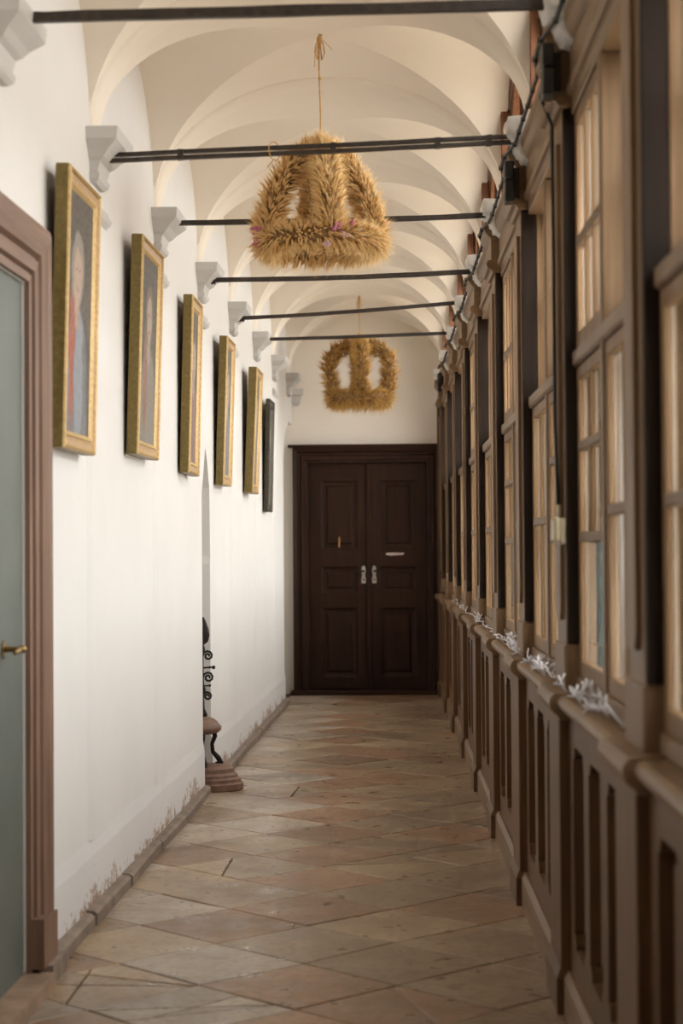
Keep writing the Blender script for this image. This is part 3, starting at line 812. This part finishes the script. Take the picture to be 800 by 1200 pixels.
hp.prism([(yh - .022, zh - .02), (yh, zh - .03), (yh + .022, zh - .02), (yh + .022, zh + .02), (yh, zh + .03), (yh - .022, zh + .02)], lambda a, b: lw(a, b, -.01), lambda a, b: lw(a, b, -.003)); hpl = hp.build('handle_plate', M['brass'], leaf2)
hm = MB(); x0 = LX(yh); hm.tube([(x0 - .01, yh, zh), (x0 + .045, yh, zh), (x0 + .055, yh - .02, zh), (x0 + .055, yh - .11, zh - .006)], [.010, .009, .010, .007], 8); hm.ball((x0 + .056, yh + .012, zh), .014); hm.build('lever', M['brass'], hpl)

# ------------------------------------------------------------------ paintings
def painting(name, y0, y1, z0, z1, label, gmat, fmat, pmat, tilt=1.6, twist=0.0, deep=.058):
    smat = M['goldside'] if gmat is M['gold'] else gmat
    w, h = y1 - y0, z1 - z0; yc = (y0 + y1) / 2
    e = empty(name, (LX(yc) + .012, yc, z0)); e.rotation_euler = (R(twist), R(tilt), -math.atan(.0252))
    tag(e, label, 'painting', 'portraits hung along the white wall')
    fw = .072
    def ring(prof, nm, mat):
        vs = []; fs = []
        for o, d in prof: vs += [(d, -w / 2 + o, o), (d, w / 2 - o, o), (d, w / 2 - o, h - o), (d, -w / 2 + o, h - o)]
        for k in range(len(prof) - 1):
            for q in range(4): fs.append([4 * k + q, 4 * k + (q + 1) % 4, 4 * k + 4 + (q + 1) % 4, 4 * k + 4 + q])
        return MB().poly(vs, fs).build(nm, mat, e)
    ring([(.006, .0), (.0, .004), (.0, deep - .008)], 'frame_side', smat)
    ring([(.0, deep - .008), (.003, deep), (.010, deep + .003), (.016, deep - .002)], 'frame', gmat)
    ring([(.016, deep - .002), (.020, deep - .008), (.036, deep - .011), (.050, deep - .010)], 'frieze', fmat)
    ring([(.050, deep - .010), (.054, deep - .006), (.060, deep - .009), (fw, deep - .018), (fw + .002, deep - .020)], 'inner_moulding', gmat)
    c = MB().box(-.004, .004, -w / 2 + fw - .004, w / 2 - fw + .004, -h / 2 + fw - .004, h / 2 - fw + .004).build('canvas', pmat, e)
    c.location = (deep - .022, 0, h / 2)
    MB().box(.0, .012, -w / 2 + .02, w / 2 - .02, .02, h - .02).build('backing_board', M['canvasback'], e)
    return e
painting('framed_portrait', 6.52, 7.14, 1.935, 3.005, 'gilt framed portrait hanging right beside the teal door', M['gold'], M['goldwood'],
         portrait('portrait_paint_a', (.12, .10, .085), (.50, .36, .28), (.17, .18, .20), (.40, .10, .06), (.30, .27, .24), -.04, (.28, .31, .36)), 1.5)
painting('framed_portrait', 8.20, 8.84, 2.0, 3.04, 'gilt framed portrait with a soft blue grey robe, second painting from the teal door', M['gold'], M['goldwood'],
         portrait('portrait_paint_b', (.13, .12, .10), (.46, .37, .29), (.24, .23, .20), (.30, .14, .10), (.20, .16, .12), .02, (.26, .23, .20)), 1.7)
painting('framed_portrait', 9.98, 10.42, 1.985, 3.01, 'gilt framed portrait hanging askew just before the stand in the niche', M['gold'], M['goldwood'],
         portrait('portrait_paint_c', (.15, .12, .10), (.44, .33, .27), (.25, .15, .13), (.28, .16, .13), (.16, .12, .10)), 1.4, -1.0)
painting('framed_portrait', 11.68, 12.16, 1.98, 2.98, 'gilt framed portrait hanging just beyond the niche with the iron stand', M['gold'], M['goldwood'],
         portrait('portrait_paint_d', (.16, .14, .13), (.46, .38, .32), (.20, .21, .24), (.40, .18, .12), (.22, .19, .16)), 1.9, .3)
painting('framed_portrait', 13.52, 13.98, 1.985, 2.96, 'gilt framed portrait hanging next to the black framed one', M['gold'], M['goldwood'],
         portrait('portrait_paint_e', (.17, .14, .11), (.45, .34, .26), (.22, .17, .15), (.26, .16, .13), (.20, .16, .13)), 2.4, -.3, .07)
painting('framed_portrait', 15.14, 15.56, 1.87, 2.85, 'black framed portrait hanging last before the end wall', M['oldframe'], M['oldframe'],
         portrait('portrait_paint_f', (.05, .045, .04), (.28, .22, .17), (.08, .07, .065), (.12, .07, .05), (.06, .05, .04)), 1.5, 0, .04)

# ------------------------------------------------------------------ tie rods
RZ = [(3.317, 3.337), (3.237, 3.308), (3.28, 3.316), (3.25, 3.29), (3.243, 3.335), (3.30, 3.325)]
RL = ['black iron tie rod crossing the vault nearest the teal door', 'double black iron tie rod with clamps crossing the front of the pale straw crown',
      'black iron tie rod passing behind the pale straw crown', 'black iron tie rod next beyond the pale straw crown', 'thin black iron tie rod, second in front of the ochre straw crown', 'thin black iron tie rod just above the ochre straw crown']
rq = random.Random(2)
for i, ((zl, zr), lb) in enumerate(zip(RZ, RL)):
    y = YR(i); xl = LX(y) + .05; xr = XR - .07
    e = empty('tie_rod', (0, y, 0)); tag(e, lb, 'tie rod', 'iron tie rods across the vault')
    def bar(off, hh, name, x0=xl, x1=xr, dy=0.0, wy=.012):
        n = 14; vs = []; fs = []
        for k in range(n + 1):
            f = k / n; x = x0 + (x1 - x0) * f; ft = (x - xl) / (xr - xl)
            z = zl + (zr - zl) * ft + off + .006 * math.sin(3 * ft + i) - .006 * math.sin(math.pi * ft) + rq.uniform(-.001, .001)
            h = hh * (1 + rq.uniform(-.06, .06)); yy = dy
            vs += [(x, yy - wy, z - h / 2), (x, yy + wy, z - h / 2), (x, yy + wy, z + h / 2), (x, yy - wy, z + h / 2)]
        for k in range(n):
            for q in range(4): fs.append([4 * k + q, 4 * k + (q + 1) % 4, 4 * k + 4 + (q + 1) % 4, 4 * k + 4 + q])
        fs += [[3, 2, 1, 0], [4 * n, 4 * n + 1, 4 * n + 2, 4 * n + 3]]
        return MB().poly(vs, fs).build(name, M['rodiron'], e)
    if i == 1:
        bar(.012, .017, 'upper_bar'); bar(-.012, .017, 'lower_bar')
        for xc in (-.86, -.20, .25, .47):
            bar(0, .044, 'clamp', xc - .012, xc + .012, 0, .018)
    else:
        bar(0, (.034, 0, .026, .028, .026, .026)[i], 'bar')
        bar(0, .05, 'anchor_eye', xl - .01, xl + .05, 0, .016)
# loop of straw knotted on the double rod
sl = MB(); y = YR(1); xx = -.455
zc = 3.264
sl.tube([(xx + .022 * math.cos(a), y + .034 * math.cos(a + .6), zc + .036 * math.sin(a)) for a in [k * math.pi / 8 for k in range(17)]], .0025, 5)
sl.tube([(xx, y - .02, zc - .04), (xx - .03, y - .02, zc - .075)], .002, 4); sl.tube([(xx, y - .02, zc - .04), (xx + .035, y - .02, zc - .07)], .002, 4)
o = sl.build('straw_loop', M['twine']); tag(o, 'small loop of straw tied around the double tie rod', 'straw')

# ------------------------------------------------------------------ straw crowns
def ears(path, tube_r, n, ln, wd, rng, lean, mat, name, parent, spread=1.0, awn=True):
    """cereal ears standing out of a tube that follows path (list of Vector); lean = share of the path direction"""
    vs, fs, sh = [], [], []
    segL = [(path[k + 1] - path[k]).length for k in range(len(path) - 1)]; tot = sum(segL)
    for _ in range(n):
        d = rng.uniform(0, tot); k = 0
        while k < len(segL) - 1 and d > segL[k]: d -= segL[k]; k += 1
        p = path[k].lerp(path[k + 1], d / segL[k]); t = (path[k + 1] - path[k]).normalized()
        u = t.orthogonal().normalized(); v = t.cross(u); a = rng.uniform(0, 2 * math.pi)
        rad = u * math.cos(a) + v * math.sin(a)
        dirn = (rad + t * (lean + rng.uniform(-.25, .25)) + Vector((rng.uniform(-.25, .25), rng.uniform(-.25, .25), rng.uniform(-.3, .2))) * spread).normalized()
        base = p + rad * tube_r * rng.uniform(.55, 1.0); L = ln * rng.uniform(.7, 1.2); W = wd * rng.uniform(.75, 1.2)
        s1 = dirn.orthogonal().normalized(); s2 = dirn.cross(s1); s0 = min(1, max(0, rng.gauss(.55, .22)))
        b0 = len(vs)
        droop = Vector((0, 0, -.10 * L))
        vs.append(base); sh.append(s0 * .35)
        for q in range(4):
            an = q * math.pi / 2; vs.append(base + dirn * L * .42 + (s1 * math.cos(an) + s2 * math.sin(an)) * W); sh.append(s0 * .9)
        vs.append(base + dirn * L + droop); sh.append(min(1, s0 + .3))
        for q in range(4):
            fs.append((b0, b0 + 1 + (q + 1) % 4, b0 + 1 + q)); fs.append((b0 + 5, b0 + 1 + q, b0 + 1 + (q + 1) % 4))
        if awn:
            for q in range(3):
                tip = base + dirn * L * rng.uniform(1.25, 1.65) + (s1 * rng.uniform(-1, 1) + s2 * rng.uniform(-1, 1)) * L * .28 + droop * 2
                m = base + dirn * L * .6; i0 = len(vs)
                vs += [m + s1 * .0009, m - s1 * .0009, tip]; sh += [s0, s0, min(1, s0 + .35)]; fs.append((i0, i0 + 1, i0 + 2))
    me = bpy.data.meshes.new(name); me.from_pydata([tuple(v) for v in vs], [], fs)
    at = me.attributes.new('shade', 'FLOAT', 'POINT'); at.data.foreach_set('value', sh)
    me.materials.append(mat); me.polygons.foreach_set('use_smooth', [True] * len(fs)); me.update()
    o = link(name, me, parent); o['kind'] = 'stuff'
    return o
def crown(loc, rz, prof, ring_r, tube, arm_tube, mat, label, rng, flowers, ln, top_hook, dens=1.0, squash=1.0):
    e = empty('straw_ornament', loc, rz); tag(e, label, 'straw ornament', 'straw crowns hanging from the vault')
    K = 40
    ringp = [Vector((ring_r * math.cos(2 * math.pi * k / K), ring_r * math.sin(2 * math.pi * k / K), 0)) for k in range(K + 1)]
    ro = MB().tube(ringp, tube, 10, False).build('base_ring', M['strawbase'], e)
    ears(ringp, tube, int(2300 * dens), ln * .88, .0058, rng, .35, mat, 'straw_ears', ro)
    for q in range(4):
        a = q * math.pi / 2; c, s = math.cos(a), math.sin(a)
        # smooth the arch profile
        pts = []
        for k in range(len(prof) - 1):
            for f in (0, .25, .5, .75): pts.append(((prof[k][0] * (1 - f) + prof[k + 1][0] * f), (prof[k][1] * (1 - f) + prof[k + 1][1] * f)))
        pts.append(prof[-1])
        path = [Vector((r * c, r * s, z)) for r, z in pts]
        ao = MB().tube(path, arm_tube, 9).build('crown_arch', M['strawbase'], e)
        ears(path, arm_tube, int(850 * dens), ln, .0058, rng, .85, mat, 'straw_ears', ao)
    zt = prof[-1][1]
    hz = top_hook - loc[2]
    tw = MB(); tw.tube([(.002, 0, zt - .02), (.004, .002, zt + (hz - zt) * .3), (-.003, 0, zt + (hz - zt) * .7), (0, 0, hz)], .0035, 6)
    tw.ball((.001, 0, zt + .045), (.010, .010, .014)); tw.ball((0, 0, zt + (hz - zt) * .62), (.007, .007, .012))
    st = tw.build('hanging_twine', M['twine'], e)
    bow = MB(); bow.ball((0, 0, hz - .025), (.014, .014, .020))
    for sg in (-1, 1):
        bow.tube([(0, 0, hz - .02), (sg * .018, -.005, hz - .05), (sg * .024, -.006, hz - .09), (sg * .010, -.004, hz - .125), (sg * .004, 0, hz - .04)], .0032, 5)
    bow.tube([(0, 0, hz - .02), (-.022, -.004, hz - .10), (-.026, -.004, hz - .16)], .002, 4); bow.tube([(0, 0, hz - .02), (.03, -.004, hz - .04), (.062, -.006, hz - .075)], .0018, 4)
    bow.build('twine_bow', M['twine'], st)
    hk = MB(); hk.tube([(0, 0, hz + .03), (0, 0, hz), (.008, 0, hz - .008), (.012, 0, hz)], .003, 6); hk.build('hook', M['iron'], st)
    for (fx, fy, fz, m, sz) in flowers:
        mb = MB()
        for k in range(9):
            a = rng.uniform(0, 6.28); b = rng.uniform(-1, 1); r_ = sz * rng.uniform(.3, 1)
            mb.ball((fx + r_ * math.cos(a), fy + r_ * .5 * b, fz + r_ * math.sin(a) * .8), sz * rng.uniform(.22, .36))
        mb.build('dried_flower', M[m], e)
    return e
rng = random.Random(21)
c1 = crown((-.287, 8.39, 3.015), R(12), [(.262, 0), (.252, .10), (.222, .21), (.170, .32), (.105, .40), (.05, .44), (0, .45)], .262, .038, .045, M['straw'],
      'pale golden straw crown with pink dried flowers hanging behind the double tie rod', rng,
      [(.02, -.335, .02, 'pink', .026), (.055, -.335, -.015, 'lilac', .022), (-.03, -.33, -.06, 'lilac', .02), (.10, -.315, .04, 'pink', .018), (-.325, -.06, .04, 'pink', .028), (-.325, -.07, -.02, 'pink', .02), (.315, .0, .10, 'pink', .018), (.02, -.27, .13, 'lilac', .02)],
      .062, ZS + RISE - .002, 1.25)
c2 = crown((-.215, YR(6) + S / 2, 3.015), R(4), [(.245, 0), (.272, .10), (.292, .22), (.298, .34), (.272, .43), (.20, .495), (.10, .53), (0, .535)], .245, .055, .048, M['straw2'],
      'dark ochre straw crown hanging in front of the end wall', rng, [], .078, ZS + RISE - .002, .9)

# ------------------------------------------------------------------ ornate stand in the niche
st = empty('iron_stand', (-1.195, 11.27, 0)); tag(st, 'ornate black iron stand on stepped round base, half inside the wall niche', 'stand')
MB().lathe([(.280, 0), (.290, .012), (.290, .045), (.275, .055), (.272, .075), (.255, .085), (.252, .10), (.232, .115), (.228, .14), (.21, .155), (.13, .165)], (0, 0, 0), 36, True, 1, .66).build('base', M['redstone'], st)
shade_by_angle(st.children[0].data, 30)
mb = MB()
for a in (20, 110, 200, 290):
    c, s = math.cos(R(a)), math.sin(R(a))
    mb.tube([(c * r_, s * r_, z) for r_, z in ((.12, .155), (.145, .17), (.13, .20), (.095, .24), (.09, .29), (.11, .34), (.10, .375))], [.020, .022, .018, .014, .013, .016, .018], 8)
mb.build('curled_leg', M['iron'], st)
MB().lathe([(.10, .36), (.130, .368), (.148, .385), (.150, .405), (.135, .42), (.12, .44), (.10, .455), (.05, .47)], (0, 0, 0), 30).build('round_plate', M['redstone'], st)
MB().lathe([(.03, .46), (.04, .48), (.022, .52), (.018, .60), (.03, .64), (.018, .68), (.016, .86), (.028, .90), (.016, .94), (.02, .97), (.012, 1.02), (.022, 1.05), (.012, 1.09), (.004, 1.12)], (.02, 0, 0), 16).build('stem', M['iron'], st)
for k, (z, sc, sg) in enumerate(((.60, .030, 1), (.72, .036, 1), (.86, .034, 1), (.72, .036, -1), (.86, .034, -1))):
    mb = MB(); pts = []
    for q in range(15):
        a = q / 14 * 1.6 * 2 * math.pi; r_ = sc * (1 - .8 * q / 14)
        pts.append((.02 + sg * (sc + .01 - r_ * math.cos(a)), -.0, z + r_ * math.sin(a)))
    mb.tube(pts, .0075, 6); mb.build('scroll', M['iron'], st)
mb = MB(); mb.tube([(.02, 0, .78), (.07, 0, .785), (.095, 0, .785)], .006, 6); mb.ball((.10, 0, .785), .013); mb.ball((.075, 0, .785), .009); mb.build('knobbed_arm', M['iron'], st)
mb = MB(); mb.tube([(.02, 0, .665), (.07, 0, .668)], .005, 6); mb.ball((.075, 0, .668), .009); mb.build('knobbed_arm', M['iron'], st)
mb = MB(); mb.lathe([(.004, 0), (.034, .02), (.045, .06), (.04, .10), (.02, .15), (.004, .18)], (.035, 0, .93), 12, True, .9, .4); mb.build('leaf_finial', M['iron'], st)

# ------------------------------------------------------------------ cable on the cornice, lamps, box, garland
cb = empty('cornice_cable', (0, 0, 0)); tag(cb, 'black electric cable clipped along the top edge of the cornice', 'cable')
pts = []; y = 2.6; rcb = random.Random(6)
while y < 18.2:
    near = min(abs(y - YP(i)) for i in IB)
    pts.append((.545 if near < .22 else .575, y, 3.262 + rcb.uniform(-.004, .004))); y += .22
MB().tube(pts, .0075, 6).build('cord', M['blackplastic'], cb)
clip_me = MB().box(-.009, .010, -.005, .005, -.010, .010, .002).mesh('cable_clip', M['blackplastic'])
for k in range(len(pts)):
    link('cable_clip', clip_me, cb, pts[k])
for i, lb in ((0, 'small black lamp box under the plaster capital nearest the teal door'), (1, 'small black lamp box hanging under the capital by the double tie rod'), (6, 'small black lamp box under the capital beside the end wall')):
    e = empty('lamp_box', (.0, YR(i) + (.02 if i < 6 else .35), 0)); tag(e, lb, 'lamp', 'black lamp boxes under the capitals')
    MB().box(.535, .575, -.045, .045, 3.03, 3.125, .005).build('housing', M['blackplastic'], e)
    MB().box(.535, .575, -.045, .045, 3.132, 3.205, .005).build('driver_box', M['blackplastic'], e)
    MB().box(.575, .60, -.015, .015, 3.05, 3.18).build('bracket', M['iron'], e)
wv = MB(); yb = YP(0) - .02
wv.tube([(.556, YP(0) - .10, 3.29), (.575, YP(0) - .03, 3.18), (.553, YP(0) - .02, 3.10), (.592, yb, 3.0), (.594, yb, 2.6), (.594, yb, 2.0), (.594, yb - .08, 1.69)], .006, 6)
o = wv.build('drop_cable', M['blackplastic']); tag(o, 'black cable dropping down the post to the cream plastic box', 'cable')
bx = empty('junction_box', (PF + .015, YP(0) - .10, 1.60)); tag(bx, 'cream plastic box with stepped cover screwed to a window post', 'box')
MB().box(-.020, .0, -.055, .055, -.045, .045, .005).build('back_box', M['creamplastic'], bx)
MB().box(-.042, -.018, -.06, .05, -.038, .05, .010).build('cover', M['creamplastic'], bx)
MB().tube([(-.02, .0, .04), (-.02, 0, .09)], .008, 8).build('gland', M['creamplastic'], bx)

gl = empty('light_garland', (.60, 6.0, 1.062)); tag(gl, 'white wired garland of little forked twigs strewn along the window sill', 'garland')
rg = random.Random(15)
gp = []; y = 4.62
while y < 15.2:
    gp.append((rg.uniform(-.012, .03), y - 6.0, rg.uniform(.012, .03) + (.035 if rg.random() < .15 else 0))); y += .12
MB().tube(gp, .003, 5).build('wire', M['whiteplastic'], gl)
tw_me = []
for k in range(4):
    mb = MB(); a = rg.uniform(-.5, .5)
    mb.tube([(0, 0, 0), (.012 * a, .008, .04), (.02 * a, .004, .078)], [.0045, .0055, .0055], 6)
    mb.tube([(.012 * a, .008, .036), (.012 * a + .03, .02, .058)], [.004, .005], 6)
    mb.tube([(.015 * a, .008, .05), (.012 * a - .026, -.012, .072)], [.004, .005], 6)
    if k % 2: mb.tube([(.006 * a, .004, .02), (-.02, .02, .04)], [.004, .005], 6)
    tw_me.append(mb.mesh('twig', M['whiteplastic']))
for cy, nn, sp in ((4.95, 10, .3), (5.5, 12, .35), (6.5, 14, .3), (7.0, 8, .3), (8.0, 12, .35), (8.5, 8, .3), (11.2, 8, .3), (13.0, 8, .5), (14.5, 5, .5)):
    for k in range(int(nn * .75)):
        yy = cy + rg.gauss(0, sp * .6)
        o = link('twig', tw_me[rg.randrange(4)], gl, (rg.uniform(-.015, .035), yy - 6.0, .012))
        o.rotation_euler = (rg.uniform(-1.1, 1.1), rg.uniform(-1.0, 1.0), rg.uniform(0, 6.28)); s = rg.uniform(.5, .9); o.scale = (s, s, s)
